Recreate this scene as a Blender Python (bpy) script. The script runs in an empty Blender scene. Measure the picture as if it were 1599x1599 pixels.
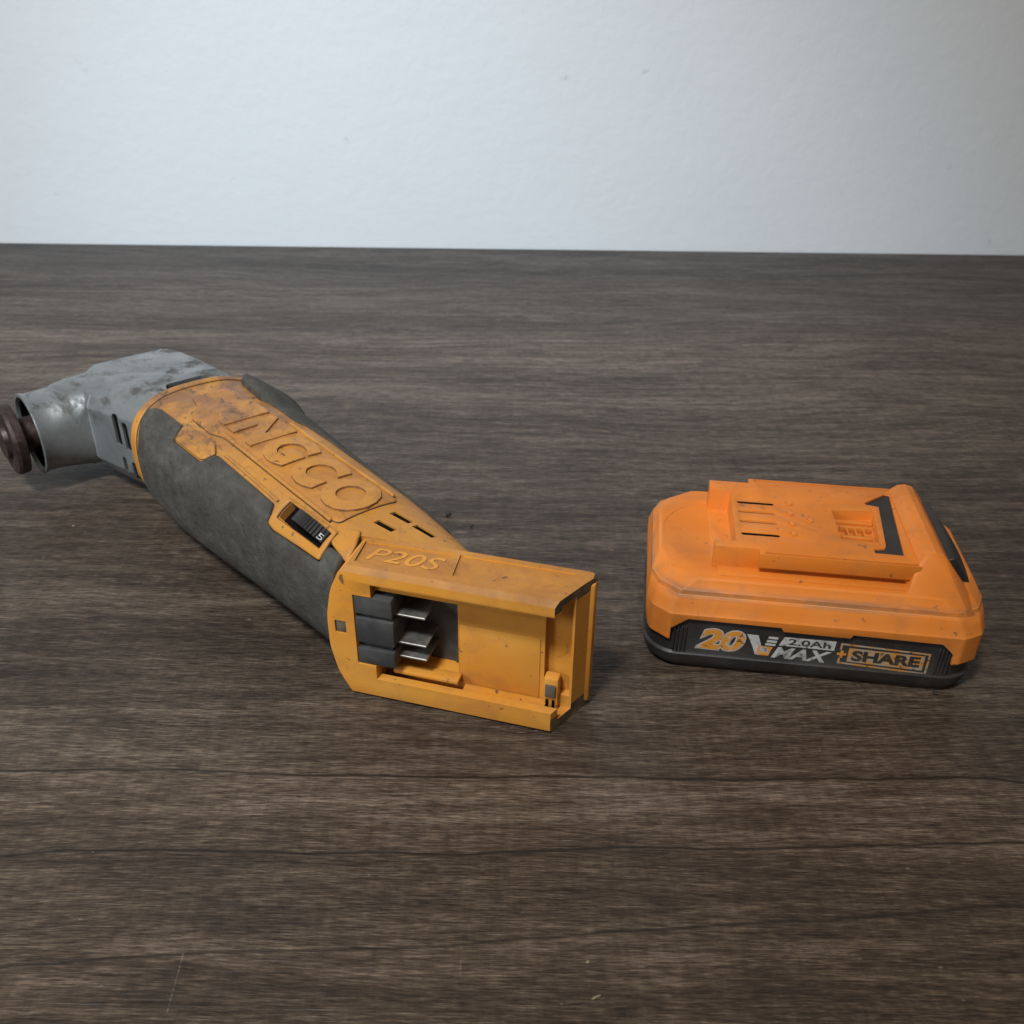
import bpy, bmesh, math, random
import numpy as np
from mathutils import Vector, Matrix
from mathutils.geometry import delaunay_2d_cdt

S = bpy.context.scene
COL = S.collection
R = math.radians
random.seed(7)

# ------------------------------------------------------------------ camera
cam_d = bpy.data.cameras.new('camera')
cam = bpy.data.objects.new('camera', cam_d)
COL.objects.link(cam)
cam_d.sensor_width = 36.0
cam_d.lens = 36.0 * 1477.0 / 1599.0
cam_d.clip_start = 0.01
cam_d.clip_end = 50
cam.matrix_world = (Matrix.Translation((0, 0, 0.2272)) @ Matrix.Rotation(R(90 - 30.5), 4, 'X')
                    @ Matrix.Rotation(0.012, 4, 'Z'))
cam_d.dof.use_dof = True
cam_d.dof.focus_distance = 0.31
cam_d.dof.aperture_fstop = 27.0
S.camera = cam

# ------------------------------------------------------------------ light
W = bpy.data.worlds.new('World')
S.world = W
W.use_nodes = True
bg = W.node_tree.nodes['Background']
bg.inputs[0].default_value = (1.0, 0.90, 0.80, 1)
bg.inputs[1].default_value = 0.185


def lamp(name, kind, loc, target, power, color, **kw):
    d = bpy.data.lights.new(name, kind)
    d.energy = power
    d.color = color
    for k, v in kw.items():
        setattr(d, k, v)
    o = bpy.data.objects.new(name, d)
    COL.objects.link(o)
    o.location = loc
    o.rotation_euler = (Vector(target) - Vector(loc)).to_track_quat('-Z', 'Y').to_euler()
    return o


lamp('wall_pool_spot', 'SPOT', (-0.30, -0.20, 0.95), (-0.08, 0.85, -0.25), 51.0, (0.78, 0.90, 1.0),  # unseen spot added to make the light pool on the wall
     shadow_soft_size=0.07, spot_size=R(54), spot_blend=1.0)
lamp('ceiling_lamp', 'AREA', (-0.20, -0.16, 0.92), (0.0, 0.30, 0), 3.7, (1.0, 0.83, 0.64), size=0.09)
lamp('window_lamp', 'AREA', (-0.98, -0.34, 0.55), (-0.10, 0.40, 0.0), 6.0, (0.88, 0.94, 1.0), size=0.34)

S.view_settings.view_transform = 'Standard'
S.view_settings.look = 'None'
S.view_settings.exposure = 0.0
S.view_settings.gamma = 1.0
S.render.engine = 'CYCLES'
S.cycles.max_bounces = 6
S.cycles.diffuse_bounces = 3
S.cycles.glossy_bounces = 3
S.cycles.use_denoising = True

MM = 0.001


# ------------------------------------------------------------------ node helpers
class NT:
    def __init__(self, name):
        self.m = bpy.data.materials.new(name)
        self.m.use_nodes = True
        self.t = self.m.node_tree
        self.b = self.t.nodes['Principled BSDF']
        self.co = self.t.nodes.new('ShaderNodeTexCoord')

    def n(self, t, **kw):
        o = self.t.nodes.new(t)
        for k, v in kw.items():
            setattr(o, k, v)
        return o

    def put(self, sock, v):
        if hasattr(v, 'is_output') or isinstance(v, bpy.types.NodeSocket):
            self.t.links.new(v, sock)
        else:
            if isinstance(v, tuple) and len(v) == 3 and sock.type == 'RGBA':
                v = v + (1,)
            sock.default_value = v

    def map(self, scale=(1, 1, 1), loc=(0, 0, 0), rot=(0, 0, 0), src=None):
        o = self.n('ShaderNodeMapping')
        self.put(o.inputs[0], src if src is not None else self.co.outputs['Object'])
        o.inputs[1].default_value = loc
        o.inputs[2].default_value = rot
        o.inputs[3].default_value = scale
        return o.outputs[0]

    def noise(self, vec, scale=5, detail=4, rough=0.55, dist=0.0):
        o = self.n('ShaderNodeTexNoise')
        self.put(o.inputs['Vector'], vec)
        o.inputs['Scale'].default_value = scale
        o.inputs['Detail'].default_value = detail
        o.inputs['Roughness'].default_value = rough
        o.inputs['Distortion'].default_value = dist
        return o.outputs[0]

    def math(self, op, a, b=0.0, c=None, clamp=False):
        o = self.n('ShaderNodeMath', operation=op)
        o.use_clamp = clamp
        self.put(o.inputs[0], a)
        self.put(o.inputs[1], b)
        if c is not None:
            self.put(o.inputs[2], c)
        return o.outputs[0]

    def step(self, v, a, b, lo=0.0, hi=1.0):
        o = self.n('ShaderNodeMapRange', interpolation_type='SMOOTHSTEP')
        self.put(o.inputs[0], v)
        o.inputs[1].default_value = a
        o.inputs[2].default_value = b
        o.inputs[3].default_value = lo
        o.inputs[4].default_value = hi
        return o.outputs[0]

    def mix(self, f, a, b):
        o = self.n('ShaderNodeMix', data_type='RGBA')
        self.put(o.inputs[0], f)
        self.put(o.inputs[6], a)
        self.put(o.inputs[7], b)
        return o.outputs[2]

    def ramp(self, v, stops):
        o = self.n('ShaderNodeValToRGB')
        self.put(o.inputs[0], v)
        e = o.color_ramp.elements
        while len(e) < len(stops):
            e.new(0.5)
        for k, (p, c) in zip(e, stops):
            k.position = p
            k.color = c + (1,)
        return o.outputs[0]

    def bump(self, h, strength=0.3, dist=0.001, normal=None):
        o = self.n('ShaderNodeBump')
        self.put(o.inputs['Height'], h)
        o.inputs['Strength'].default_value = strength
        o.inputs['Distance'].default_value = dist
        if normal is not None:
            self.put(o.inputs['Normal'], normal)
        return o.outputs[0]

    def out(self, color=None, rough=None, metal=None, normal=None, spec=None):
        b = self.b
        if color is not None:
            self.put(b.inputs['Base Color'], color)
        if rough is not None:
            self.put(b.inputs['Roughness'], rough)
        if metal is not None:
            self.put(b.inputs['Metallic'], metal)
        if normal is not None:
            self.put(b.inputs['Normal'], normal)
        if spec is not None:
            self.put(b.inputs['Specular IOR Level'], spec)
        return self.m


def plastic(name, base, pale, dirt, dirt_amt=0.5, grime=(0.06, 0.045, 0.035), stain=False, groove=False):
    t = NT(name)
    o = t.co.outputs['Object']
    big = t.noise(t.map((1, 1, 1)), 28, 5, 0.6)
    c = t.mix(t.step(big, 0.35, 0.7), base, pale)
    d1 = t.noise(t.map((1, 1, 1), (3, 1, 2)), 60, 8, 0.68, 0.6)
    lo = 0.62 - 0.28 * dirt_amt
    c = t.mix(t.step(d1, lo, lo + 0.26, 0, 0.55), c, dirt)
    # small dark specks and smears
    sp = t.noise(t.map((1, 1, 1), (7, 4, 1)), 260, 3, 0.6)
    c = t.mix(t.step(sp, 0.655, 0.73, 0, 0.8), c, grime)
    sm = t.noise(t.map((1, 2.2, 1.4), (2, 9, 4)), 85, 6, 0.7, 1.2)
    c = t.mix(t.step(sm, 0.63, 0.72, 0, 0.6 * dirt_amt + 0.15), c, grime)
    if stain:
        sep = t.n('ShaderNodeSeparateXYZ')
        t.put(sep.inputs[0], o)
        gx = t.step(sep.outputs[0], 0.05, 0.12, 0.25, 1.0)
        gz = t.step(sep.outputs[2], 0.047, 0.054)
        gn = t.noise(t.map((1, 1, 1), (6, 2, 8)), 48, 7, 0.72, 1.0)
        gm = t.math('MULTIPLY', t.math('MULTIPLY', gx, gz), t.step(gn, 0.33, 0.60, 0.15, 0.95))
        c = t.mix(gm, c, (0.20, 0.095, 0.045))
        g2 = t.noise(t.map((1, 2, 1), (1, 8, 3)), 95, 6, 0.75, 1.5)
        c = t.mix(t.math('MULTIPLY', t.math('MULTIPLY', gx, gz), t.step(g2, 0.54, 0.62, 0, 0.8)), c, (0.07, 0.045, 0.03))
    if groove:
        sp2 = t.n('ShaderNodeSeparateXYZ')
        t.put(sp2.inputs[0], o)
        Z = sp2.outputs[2]
        gr = t.math('MULTIPLY', t.step(Z, 0.0305, 0.0318), t.step(Z, 0.0333, 0.0352, 1, 0))
        gn2 = t.noise(t.map((0.35, 1, 1), (2, 2, 2)), 90, 5, 0.7)
        c = t.mix(t.math('MULTIPLY', gr, t.step(gn2, 0.36, 0.6, 0.0, 0.7)), c, (0.22, 0.125, 0.07))
    fine = t.noise(t.map(), 1500, 2, 0.5)
    mid = t.noise(t.map(), 300, 5, 0.6)
    nrm = t.bump(t.math('ADD', t.math('MULTIPLY', mid, 0.7), t.math('MULTIPLY', fine, 0.3)), 0.25, 0.0004)
    r = t.step(d1, 0.3, 0.7, 0.38, 0.65)
    return t.out(c, r, 0.0, nrm, 0.36)


def simple(name, c1, c2, scale=60, rough=(0.5, 0.7), metal=0.0, bump=0.3, bscale=500, spec=0.5, dist=0.0004):
    t = NT(name)
    n = t.noise(t.map(), scale, 6, 0.65, 0.4)
    c = t.mix(t.step(n, 0.35, 0.68), c1, c2)
    b = t.noise(t.map(), bscale, 4, 0.6)
    return t.out(c, t.step(n, 0.3, 0.7, rough[0], rough[1]), metal, t.bump(b, bump, dist), spec)


M = {}
M['tool_orange'] = plastic('tool_orange', (0.58, 0.235, 0.026), (0.60, 0.275, 0.048), (0.40, 0.165, 0.038), 0.6)
M['shell_orange'] = plastic('shell_orange', (0.46, 0.195, 0.025), (0.50, 0.235, 0.045), (0.34, 0.145, 0.04), 0.6, stain=True)
M['tool_orange_dark'] = plastic('tool_orange_dark', (0.44, 0.175, 0.022), (0.49, 0.215, 0.042), (0.30, 0.125, 0.036), 0.75, stain=True)  # darker orange for the grimy logo panel and the foot's upward faces
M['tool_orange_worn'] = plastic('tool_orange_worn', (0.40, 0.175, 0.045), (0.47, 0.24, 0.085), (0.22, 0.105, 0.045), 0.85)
M['pack_orange'] = plastic('pack_orange', (0.64, 0.180, 0.019), (0.67, 0.215, 0.034), (0.43, 0.145, 0.036), 0.6,
                           grime=(0.20, 0.10, 0.05), groove=True)
M['pack_orange_worn'] = plastic('pack_orange_worn', (0.64, 0.25, 0.06), (0.68, 0.33, 0.12), (0.45, 0.20, 0.085), 0.7,
                                grime=(0.20, 0.10, 0.05))


def mat_rubber():
    t = NT('grip_rubber')
    n = t.noise(t.map((1, 2, 1)), 95, 6, 0.72, 0.2)
    c = t.ramp(n, [(0.3, (0.030, 0.027, 0.0225)), (0.5, (0.050, 0.0465, 0.0395)), (0.72, (0.088, 0.080, 0.067))])
    d = t.noise(t.map((1, 1, 1), (1, 6, 3)), 26, 3, 0.6)
    c = t.mix(t.step(d, 0.45, 0.66, 0, 0.55), c, (0.046, 0.037, 0.029))
    s = t.noise(t.map((0.6, 3.0, 1), (3, 3, 3)), 210, 4, 0.7, 0.6)
    c = t.mix(t.step(s, 0.62, 0.70, 0, 0.6), c, (0.016, 0.013, 0.011))
    bn = t.noise(t.map(), 230, 5, 0.72, 0.4)
    return t.out(c, 0.78, 0.0, t.bump(bn, 0.9, 0.0013), 0.35)


def mat_metal(name, tone):
    t = NT(name)
    n = t.noise(t.map(), 40, 5, 0.65, 0.7)
    c = t.ramp(n, [(0.3, tuple(tone * q for q in (0.25, 0.262, 0.262))), (0.5, tuple(tone * q for q in (0.37, 0.39, 0.395))), (0.75, tuple(tone * q for q in (0.50, 0.515, 0.52)))])
    s = t.noise(t.map((1, 1.3, 1), (2, 5, 1)), 70, 6, 0.66, 0.3)
    z = t.n('ShaderNodeSeparateXYZ')
    t.put(z.inputs[0], t.co.outputs['Object'])
    up = t.step(z.outputs[2], 0.026, 0.044, 0.25, 1.0)
    f = t.math('MULTIPLY', t.step(s, 0.46, 0.64, 0, 0.9), up)
    c = t.mix(f, c, (0.045, 0.042, 0.033))
    b = t.noise(t.map(), 700, 3, 0.6)
    return t.out(c, t.math('MULTIPLY_ADD', f, 0.25, t.step(n, 0.3, 0.7, 0.46, 0.34)), t.math('MULTIPLY_ADD', f, -0.45, 0.58),
                 t.bump(b, 0.25, 0.0003), 0.5)


M['rubber'] = mat_rubber()
M['metal'] = mat_metal('cast_metal', 0.66)
M['metal_highlight'] = mat_metal('edge_highlight_metal', 1.2)  # lighter copy of the cast metal, a highlight painted on one crease
M['black'] = simple('black_plastic', (0.018, 0.016, 0.015), (0.034, 0.031, 0.029), 50, (0.42, 0.6), 0, 0.2)
M['black_dusty'] = simple('dusty_black_plastic', (0.030, 0.030, 0.031), (0.060, 0.058, 0.056), 70, (0.5, 0.7), 0, 0.2)
M['recess_shade'] = simple('recess_shade_fill', (0.005, 0.004, 0.0035), (0.008, 0.006, 0.005), 90, (0.9, 0.95), 0, 0.1)  # near-black fill: shade of slots and openings put into the colour
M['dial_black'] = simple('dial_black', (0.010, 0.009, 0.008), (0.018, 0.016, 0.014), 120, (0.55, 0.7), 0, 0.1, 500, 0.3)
M['recess_shade'].node_tree.nodes['Principled BSDF'].inputs['Specular IOR Level'].default_value = 0.03
M['blade'] = simple('terminal_metal', (0.30, 0.29, 0.26), (0.46, 0.44, 0.39), 200, (0.38, 0.52), 0.85, 0.15)
M['flange'] = simple('brown_steel', (0.030, 0.018, 0.016), (0.085, 0.058, 0.052), 90, (0.38, 0.55), 0.55, 0.2)
M['gray_plug'] = simple('grey_rubber_plug', (0.07, 0.06, 0.045), (0.12, 0.10, 0.07), 300, (0.6, 0.8))


def mat_print(name, a, b, lo, hi):
    t = NT(name)
    n = t.noise(t.map((1, 1, 1), (4, 2, 8)), 210, 6, 0.62)
    c = t.mix(t.step(n, lo, hi), a, b)
    w = t.noise(t.map((1, 1, 1), (1, 7, 3)), 420, 5, 0.7)
    c = t.mix(t.step(w, 0.575, 0.63, 0, 0.85), c, (0.05, 0.045, 0.04))
    return t.out(c, 0.5, 0.0, None, 0.4)


M['ink_orange'] = mat_print('orange_ink', (0.60, 0.24, 0.03), (0.42, 0.40, 0.36), 0.52, 0.62)
M['ink_white'] = mat_print('white_ink', (0.46, 0.46, 0.44), (0.30, 0.29, 0.27), 0.45, 0.65)
M['ink_amber'] = mat_print('worn_amber_ink', (0.50, 0.22, 0.045), (0.34, 0.29, 0.23), 0.42, 0.58)
M['ink_dark'] = simple('dark_ink', (0.028, 0.025, 0.022), (0.045, 0.04, 0.035), 200)
M['letter_grime'] = simple('letter_grime', (0.13, 0.06, 0.022), (0.30, 0.125, 0.03), 260, (0.7, 0.85))
M['slot_brown'] = simple('slot_brown', (0.22, 0.075, 0.02), (0.28, 0.10, 0.028), 160, (0.6, 0.8))
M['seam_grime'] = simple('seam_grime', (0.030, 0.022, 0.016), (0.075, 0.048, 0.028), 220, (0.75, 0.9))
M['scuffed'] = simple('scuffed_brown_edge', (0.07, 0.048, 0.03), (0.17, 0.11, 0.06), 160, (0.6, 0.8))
M['crumb_dark'] = simple('dark_crumb', (0.02, 0.018, 0.015), (0.05, 0.045, 0.04), 400)
M['crumb_pale'] = simple('pale_crumb', (0.22, 0.17, 0.10), (0.34, 0.28, 0.19), 400)


def mat_wood():
    t = NT('wood_laminate')
    sep = t.n('ShaderNodeSeparateXYZ')
    t.put(sep.inputs[0], t.co.outputs['Object'])
    X, Y = sep.outputs[0], sep.outputs[1]
    w1 = t.noise(t.map((3.0, 6.0, 1)), 1.0, 2, 0.5)
    yw = t.math('ADD', Y, t.math('MULTIPLY', t.math('SUBTRACT', w1, 0.5), t.step(Y, 0.40, 0.58, 0.02, 0.085)))
    cmb = t.n('ShaderNodeCombineXYZ')
    t.put(cmb.inputs[0], X)
    t.put(cmb.inputs[1], yw)
    v = cmb.outputs[0]
    broad = t.noise(t.map((3.0, 30, 1), src=v), 1.0, 3, 0.6)
    mid = t.noise(t.map((20, 210, 1), src=v), 1.0, 5, 0.78)
    fine = t.noise(t.map((110, 1100, 1), src=v), 1.0, 3, 0.8)
    cross = t.noise(t.map((420, 90, 1)), 1.0, 2, 0.6)
    g = t.math('ADD', t.math('MULTIPLY', broad, 0.22), t.math('MULTIPLY', mid, 0.40))
    g = t.math('ADD', g, t.math('MULTIPLY', fine, 0.30))
    g = t.math('ADD', g, t.math('MULTIPLY', cross, 0.08))
    c = t.ramp(g, [(0.38, (0.0195, 0.0120, 0.0080)), (0.46, (0.043, 0.0290, 0.0200)), (0.515, (0.074, 0.0525, 0.0375)),
                   (0.60, (0.150, 0.112, 0.084))])
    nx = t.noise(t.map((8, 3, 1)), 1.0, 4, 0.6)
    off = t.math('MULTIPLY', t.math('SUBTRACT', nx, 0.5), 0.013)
    # printed boards differ in tone; pale far sheen and dark back edge painted in
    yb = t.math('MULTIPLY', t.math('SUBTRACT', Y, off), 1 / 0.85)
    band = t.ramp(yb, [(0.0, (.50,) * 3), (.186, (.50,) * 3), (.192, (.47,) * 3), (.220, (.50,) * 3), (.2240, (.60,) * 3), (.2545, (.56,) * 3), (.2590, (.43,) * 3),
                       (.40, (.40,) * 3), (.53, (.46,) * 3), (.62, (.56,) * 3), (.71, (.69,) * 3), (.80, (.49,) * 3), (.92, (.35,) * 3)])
    hair = t.noise(t.map((150, 2400, 1), (2, 6, 0), src=v), 1.0, 2, 0.7)
    hf = t.step(hair, 0.36, 0.64, 0.55, 1.48)
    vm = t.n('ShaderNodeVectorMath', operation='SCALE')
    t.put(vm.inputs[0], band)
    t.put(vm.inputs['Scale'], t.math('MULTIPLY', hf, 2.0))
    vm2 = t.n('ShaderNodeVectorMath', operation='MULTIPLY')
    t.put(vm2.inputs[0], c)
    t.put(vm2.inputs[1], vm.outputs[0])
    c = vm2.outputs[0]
    # pale dry flecks, in patches
    fl = t.noise(t.map((95, 1900, 1), (3, 1, 0), src=v), 1.0, 2, 0.7)
    pt = t.noise(t.map((14, 45, 1), (5, 2, 0)), 1.0, 3, 0.6)
    c = t.mix(t.math('MULTIPLY', t.step(fl, 0.60, 0.72), t.step(pt, 0.46, 0.64, 0.05, 0.5)), c, (0.22, 0.188, 0.160))
    # short dark pores
    po = t.noise(t.map((45, 620, 1), (8, 3, 0), src=v), 1.0, 3, 0.7)
    c = t.mix(t.step(po, 0.60, 0.70, 0, 0.65), c, (0.020, 0.013, 0.009))
    # dark printed cracks along the grain
    fd = t.noise(t.map((6, 9, 1), (11, 2, 0)), 1.0, 2, 0.6)
    seam = None
    seams = [(0.2185, 0.003, 0.95), (0.1895, 0.030, 0.9), (0.1605, 0.085, 0.75), (0.128, 0.02, 0.8), (0.2850, -0.01, 0.30),
             (0.452, 0.0, 0.30), (0.566, -0.01, 0.40), (0.08, 0.0, 0.7)]
    for (yc, sl, amt) in seams:
        line = t.math('ADD', t.math('MULTIPLY_ADD', X, sl, yc), off)
        d = t.math('ABSOLUTE', t.math('SUBTRACT', Y, line))
        s_ = t.step(d, 0.00008, 0.00085, amt, 0)
        seam = s_ if seam is None else t.math('MAXIMUM', seam, s_)
    seam = t.math('MULTIPLY', seam, t.step(fd, 0.30, 0.45, 0.7, 1.0))
    c = t.mix(t.math('MULTIPLY', seam, 0.92), c, (0.010, 0.007, 0.005))
    # scratches
    scr = None
    for (x0, y0, x1, y1, wd) in SCR:
        L = math.hypot(x1 - x0, y1 - y0)
        ux, uy = (x1 - x0) / L, (y1 - y0) / L
        a = t.math('MULTIPLY_ADD', X, ux, t.math('MULTIPLY', Y, uy))
        a = t.math('SUBTRACT', a, x0 * ux + y0 * uy)
        p = t.math('MULTIPLY_ADD', X, -uy, t.math('MULTIPLY', Y, ux))
        p = t.math('ABSOLUTE', t.math('SUBTRACT', p, -x0 * uy + y0 * ux))
        k = t.math('MULTIPLY', t.step(p, wd * 0.4, wd, 1, 0), t.math('MULTIPLY', t.step(a, 0, 0.002), t.step(a, L - 0.002, L, 1, 0)))
        scr = k if scr is None else t.math('MAXIMUM', scr, k)
    c = t.mix(t.math('MULTIPLY', scr, t.step(fine, 0.40, 0.6, 0.05, 0.5)), c, (0.30, 0.27, 0.24))
    # dust specks
    sp = t.noise(t.map((0.7, 1.6, 1), (1, 1, 0)), 560, 0, 0.4)
    c = t.mix(t.step(sp, 0.885, 0.91, 0, 0.4), c, (0.30, 0.27, 0.24))
    h1 = t.noise(t.map((40, 700, 1)), 1.0, 2, 0.7)
    h2 = t.noise(t.map((500, 260, 1)), 1.0, 2, 0.6)
    h = t.math('MULTIPLY_ADD', h2, 0.4, h1)
    r = t.step(g, 0.38, 0.62, 0.52, 0.38)
    return t.out(c, r, 0.0, t.bump(h, 0.8, 0.0006), 0.36)


SCR = [(-0.0851, 0.1562, -0.0841, 0.1373, 0.00020), (-0.012, 0.1547, -0.012, 0.1484, 0.00018)]
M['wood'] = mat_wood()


def mat_wall():
    t = NT('wall_paint')
    n = t.noise(t.map(), 9, 5, 0.6)
    c = t.mix(n, (0.735, 0.785, 0.83), (0.775, 0.825, 0.87))
    sc = t.noise(t.map((1, 1, 1.6), (3, 0, 1)), 17, 5, 0.72, 0.6)
    c = t.mix(t.step(sc, 0.655, 0.74, 0, 0.5), c, (0.42, 0.44, 0.46))
    b1 = t.noise(t.map(), 95, 6, 0.62)
    b2 = t.noise(t.map(), 30, 3, 0.5)
    h = t.math('ADD', t.math('MULTIPLY', b1, 0.6), t.math('MULTIPLY', b2, 0.6))
    return t.out(c, 0.62, 0.0, t.bump(h, 0.30, 0.003), 0.3)


M['wall'] = mat_wall()


# ------------------------------------------------------------------ mesh helpers
def link(name, me, mat, parent=None):
    o = bpy.data.objects.new(name, me)
    COL.objects.link(o)
    if mat is not None:
        idx = [q.material_index for q in me.polygons]
        me.materials.clear()
        for m_ in (mat if isinstance(mat, list) else [mat]):
            me.materials.append(m_)
        if isinstance(mat, list):
            me.polygons.foreach_set('material_index', idx)
    if parent is not None:
        o.parent = parent
    return o


def finish(me, angle=35):
    me.validate()
    me.shade_smooth()
    me.set_sharp_from_angle(angle=R(angle))
    return me


def bm_mesh(bm, name='mesh', scale=MM, angle=35, recalc=True):
    if recalc:
        bmesh.ops.recalc_face_normals(bm, faces=bm.faces[:])
    me = bpy.data.meshes.new(name)
    if scale != 1:
        bmesh.ops.scale(bm, vec=(scale,) * 3, verts=bm.verts[:])
    bm.to_mesh(me)
    bm.free()
    return finish(me, angle)


def ident(x, y, z):
    return (x, y, z)


def prism(poly, axes, d0, d1, f=ident, bm=None):
    """poly: 2D points; axes e.g. 'xz' (poly plane) and third axis from d0 to d1; f maps local->mesh coordinates"""
    bm = bm or bmesh.new()
    k = 'xyz'
    third = [c for c in k if c not in axes][0]

    def pt(p, d):
        q = {axes[0]: p[0], axes[1]: p[1], third: d}
        return f(q['x'], q['y'], q['z'])
    a = [bm.verts.new(pt(p, d0)) for p in poly]
    b = [bm.verts.new(pt(p, d1)) for p in poly]
    n = len(poly)
    bm.faces.new(a)
    bm.faces.new(b[::-1])
    for i in range(n):
        bm.faces.new((a[i], a[(i + 1) % n], b[(i + 1) % n], b[i]))
    bmesh.ops.recalc_face_normals(bm, faces=bm.faces[:])
    return bm


def box(x0, x1, y0, y1, z0, z1, f=ident, bm=None):
    return prism([(x0, y0), (x1, y0), (x1, y1), (x0, y1)], 'xy', z0, z1, f, bm)


def bevel_bm(bm, w, seg=2, ang=28, mat=-1):
    es = [e for e in bm.edges if len(e.link_faces) == 2 and e.calc_face_angle(0) > R(ang)]
    bmesh.ops.bevel(bm, geom=es, offset=w, segments=seg, affect='EDGES', profile=0.5, clamp_overlap=True, material=mat)
    return bm


def join(bms):
    out = bms[0]
    for b in bms[1:]:
        me = bpy.data.meshes.new('tmp')
        b.to_mesh(me)
        b.free()
        out.from_mesh(me)
        bpy.data.meshes.remove(me)
    return out


def hull(pts, f=ident, bm=None):
    bm = bm or bmesh.new()
    vs = [bm.verts.new(f(*p)) for p in pts]
    r = bmesh.ops.convex_hull(bm, input=vs)
    junk = [e for e in r['geom_interior'] if isinstance(e, bmesh.types.BMVert)] + \
           [e for e in r['geom_unused'] if isinstance(e, bmesh.types.BMVert)]
    bmesh.ops.delete(bm, geom=list(set(junk)), context='VERTS')
    bmesh.ops.dissolve_limit(bm, angle_limit=R(2), verts=bm.verts[:], edges=bm.edges[:])
    return bm


def boolean(bm, cutters, op='DIFFERENCE'):
    """apply cutters (bmeshes) to bm, return new bmesh"""
    me = bpy.data.meshes.new('tmpA')
    bm.to_mesh(me)
    bm.free()
    oa = bpy.data.objects.new('tmpA', me)
    COL.objects.link(oa)
    tmp = [oa]
    for c in cutters:
        bmesh.ops.recalc_face_normals(c, faces=c.faces[:])
        mc = bpy.data.meshes.new('tmpC')
        c.to_mesh(mc)
        c.free()
        oc = bpy.data.objects.new('tmpC', mc)
        COL.objects.link(oc)
        tmp.append(oc)
        md = oa.modifiers.new('b', 'BOOLEAN')
        md.operation = op
        md.solver = 'EXACT'
        md.object = oc
    dg = bpy.context.evaluated_depsgraph_get()
    ev = oa.evaluated_get(dg)
    me2 = bpy.data.meshes.new_from_object(ev)
    out = bmesh.new()
    out.from_mesh(me2)
    for o in tmp:
        m_ = o.data
        bpy.data.objects.remove(o)
        bpy.data.meshes.remove(m_)
    bpy.data.meshes.remove(me2)
    return out


def cyl(c, axis, r0, r1, length, seg=32, bm=None, f=ident):
    """frustum from centre c along unit axis"""
    bm = bm or bmesh.new()
    c = Vector(c)
    a = Vector(axis).normalized()
    p = a.orthogonal().normalized()
    q = a.cross(p)
    A, B = [], []
    for i in range(seg):
        t = 2 * math.pi * i / seg
        d = p * math.cos(t) + q * math.sin(t)
        A.append(bm.verts.new(f(*(c + d * r0))))
        B.append(bm.verts.new(f(*(c + a * length + d * r1))))
    bm.faces.new(A)
    bm.faces.new(B[::-1])
    for i in range(seg):
        bm.faces.new((A[i], A[(i + 1) % seg], B[(i + 1) % seg], B[i]))
    bmesh.ops.recalc_face_normals(bm, faces=bm.faces[:])
    return bm


def loft(rings, cap=True, bm=None):
    bm = bm or bmesh.new()
    vs = [[bm.verts.new(p) for p in r] for r in rings]
    n = len(rings[0])
    for a, b in zip(vs, vs[1:]):
        for i in range(n):
            bm.faces.new((a[i], a[(i + 1) % n], b[(i + 1) % n], b[i]))
    if cap:
        bm.faces.new(vs[0][::-1])
        bm.faces.new(vs[-1])
    bmesh.ops.recalc_face_normals(bm, faces=bm.faces[:])
    return bm


def text_mesh(body, size=1.0, extrude=0.0, offset=0.0, shear=0.0, bevel=0.0, res=4, spacing=1.0):
    """unit text mesh, centred, in XY plane"""
    cu = bpy.data.curves.new('txt', 'FONT')
    cu.body = body
    cu.size = size
    cu.extrude = extrude
    cu.offset = offset
    cu.shear = shear
    cu.bevel_depth = bevel
    cu.resolution_u = res
    cu.space_character = spacing
    o = bpy.data.objects.new('txt', cu)
    COL.objects.link(o)
    dg = bpy.context.evaluated_depsgraph_get()
    me = bpy.data.meshes.new_from_object(o.evaluated_get(dg))
    bpy.data.objects.remove(o)
    bpy.data.curves.remove(cu)
    bm = bmesh.new()
    bm.from_mesh(me)
    bpy.data.meshes.remove(me)
    return bm


def text_fit(body, x0, x1, y0, y1, extrude=0.1, offset=0.0, shear=0.0, bold=0.0, bev=0.0, spacing=1.0):
    """text scaled to the box x0..x1,y0..y1 (bounds taken from text without offset)"""
    ref = text_mesh(body, 1.0, 0.0, bold, shear, spacing=spacing)
    xs = [v.co.x for v in ref.verts]
    ys = [v.co.y for v in ref.verts]
    ax, bx, ay, by = min(xs), max(xs), min(ys), max(ys)
    ref.free()
    bm = text_mesh(body, 1.0, 0.05 - bev, bold + offset, shear, bev, spacing=spacing)
    sx, sy = (x1 - x0) / (bx - ax), (y1 - y0) / (by - ay)
    for v in bm.verts:
        v.co.x = x0 + (v.co.x - ax) * sx
        v.co.y = y0 + (v.co.y - ay) * sy
        v.co.z = v.co.z / 0.05 * extrude
    return bm


def map_bm(bm, fn):
    for v in bm.verts:
        v.co = Vector(fn(v.co.x, v.co.y, v.co.z))
    return bm


def smoothed(X, Y, lo, hi, width):
    xs = np.arange(lo - 60, hi + 61, 1.0)
    ys = np.interp(xs, X, Y)
    k = np.ones(width) / width
    ys = np.convolve(np.pad(ys, width // 2, mode='edge'), k, mode='valid')
    return xs, ys[:len(xs)]


def tag(o, label=None, cat=None, kind=None, group=None):
    if label:
        o['label'] = label
    if cat:
        o['category'] = cat
    if kind:
        o['kind'] = kind
    if group:
        o['group'] = group
    return o


# ------------------------------------------------------------------ setting
bm = box(-1.6, 1.6, -0.5, 0.8495, -0.03, 0.0)
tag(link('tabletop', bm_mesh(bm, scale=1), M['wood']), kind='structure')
bm = box(-1.6, 1.6, 0.852, 0.95, -0.2, 1.6)
tag(link('wall', bm_mesh(bm, scale=1), M['wall']), kind='structure')

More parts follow.
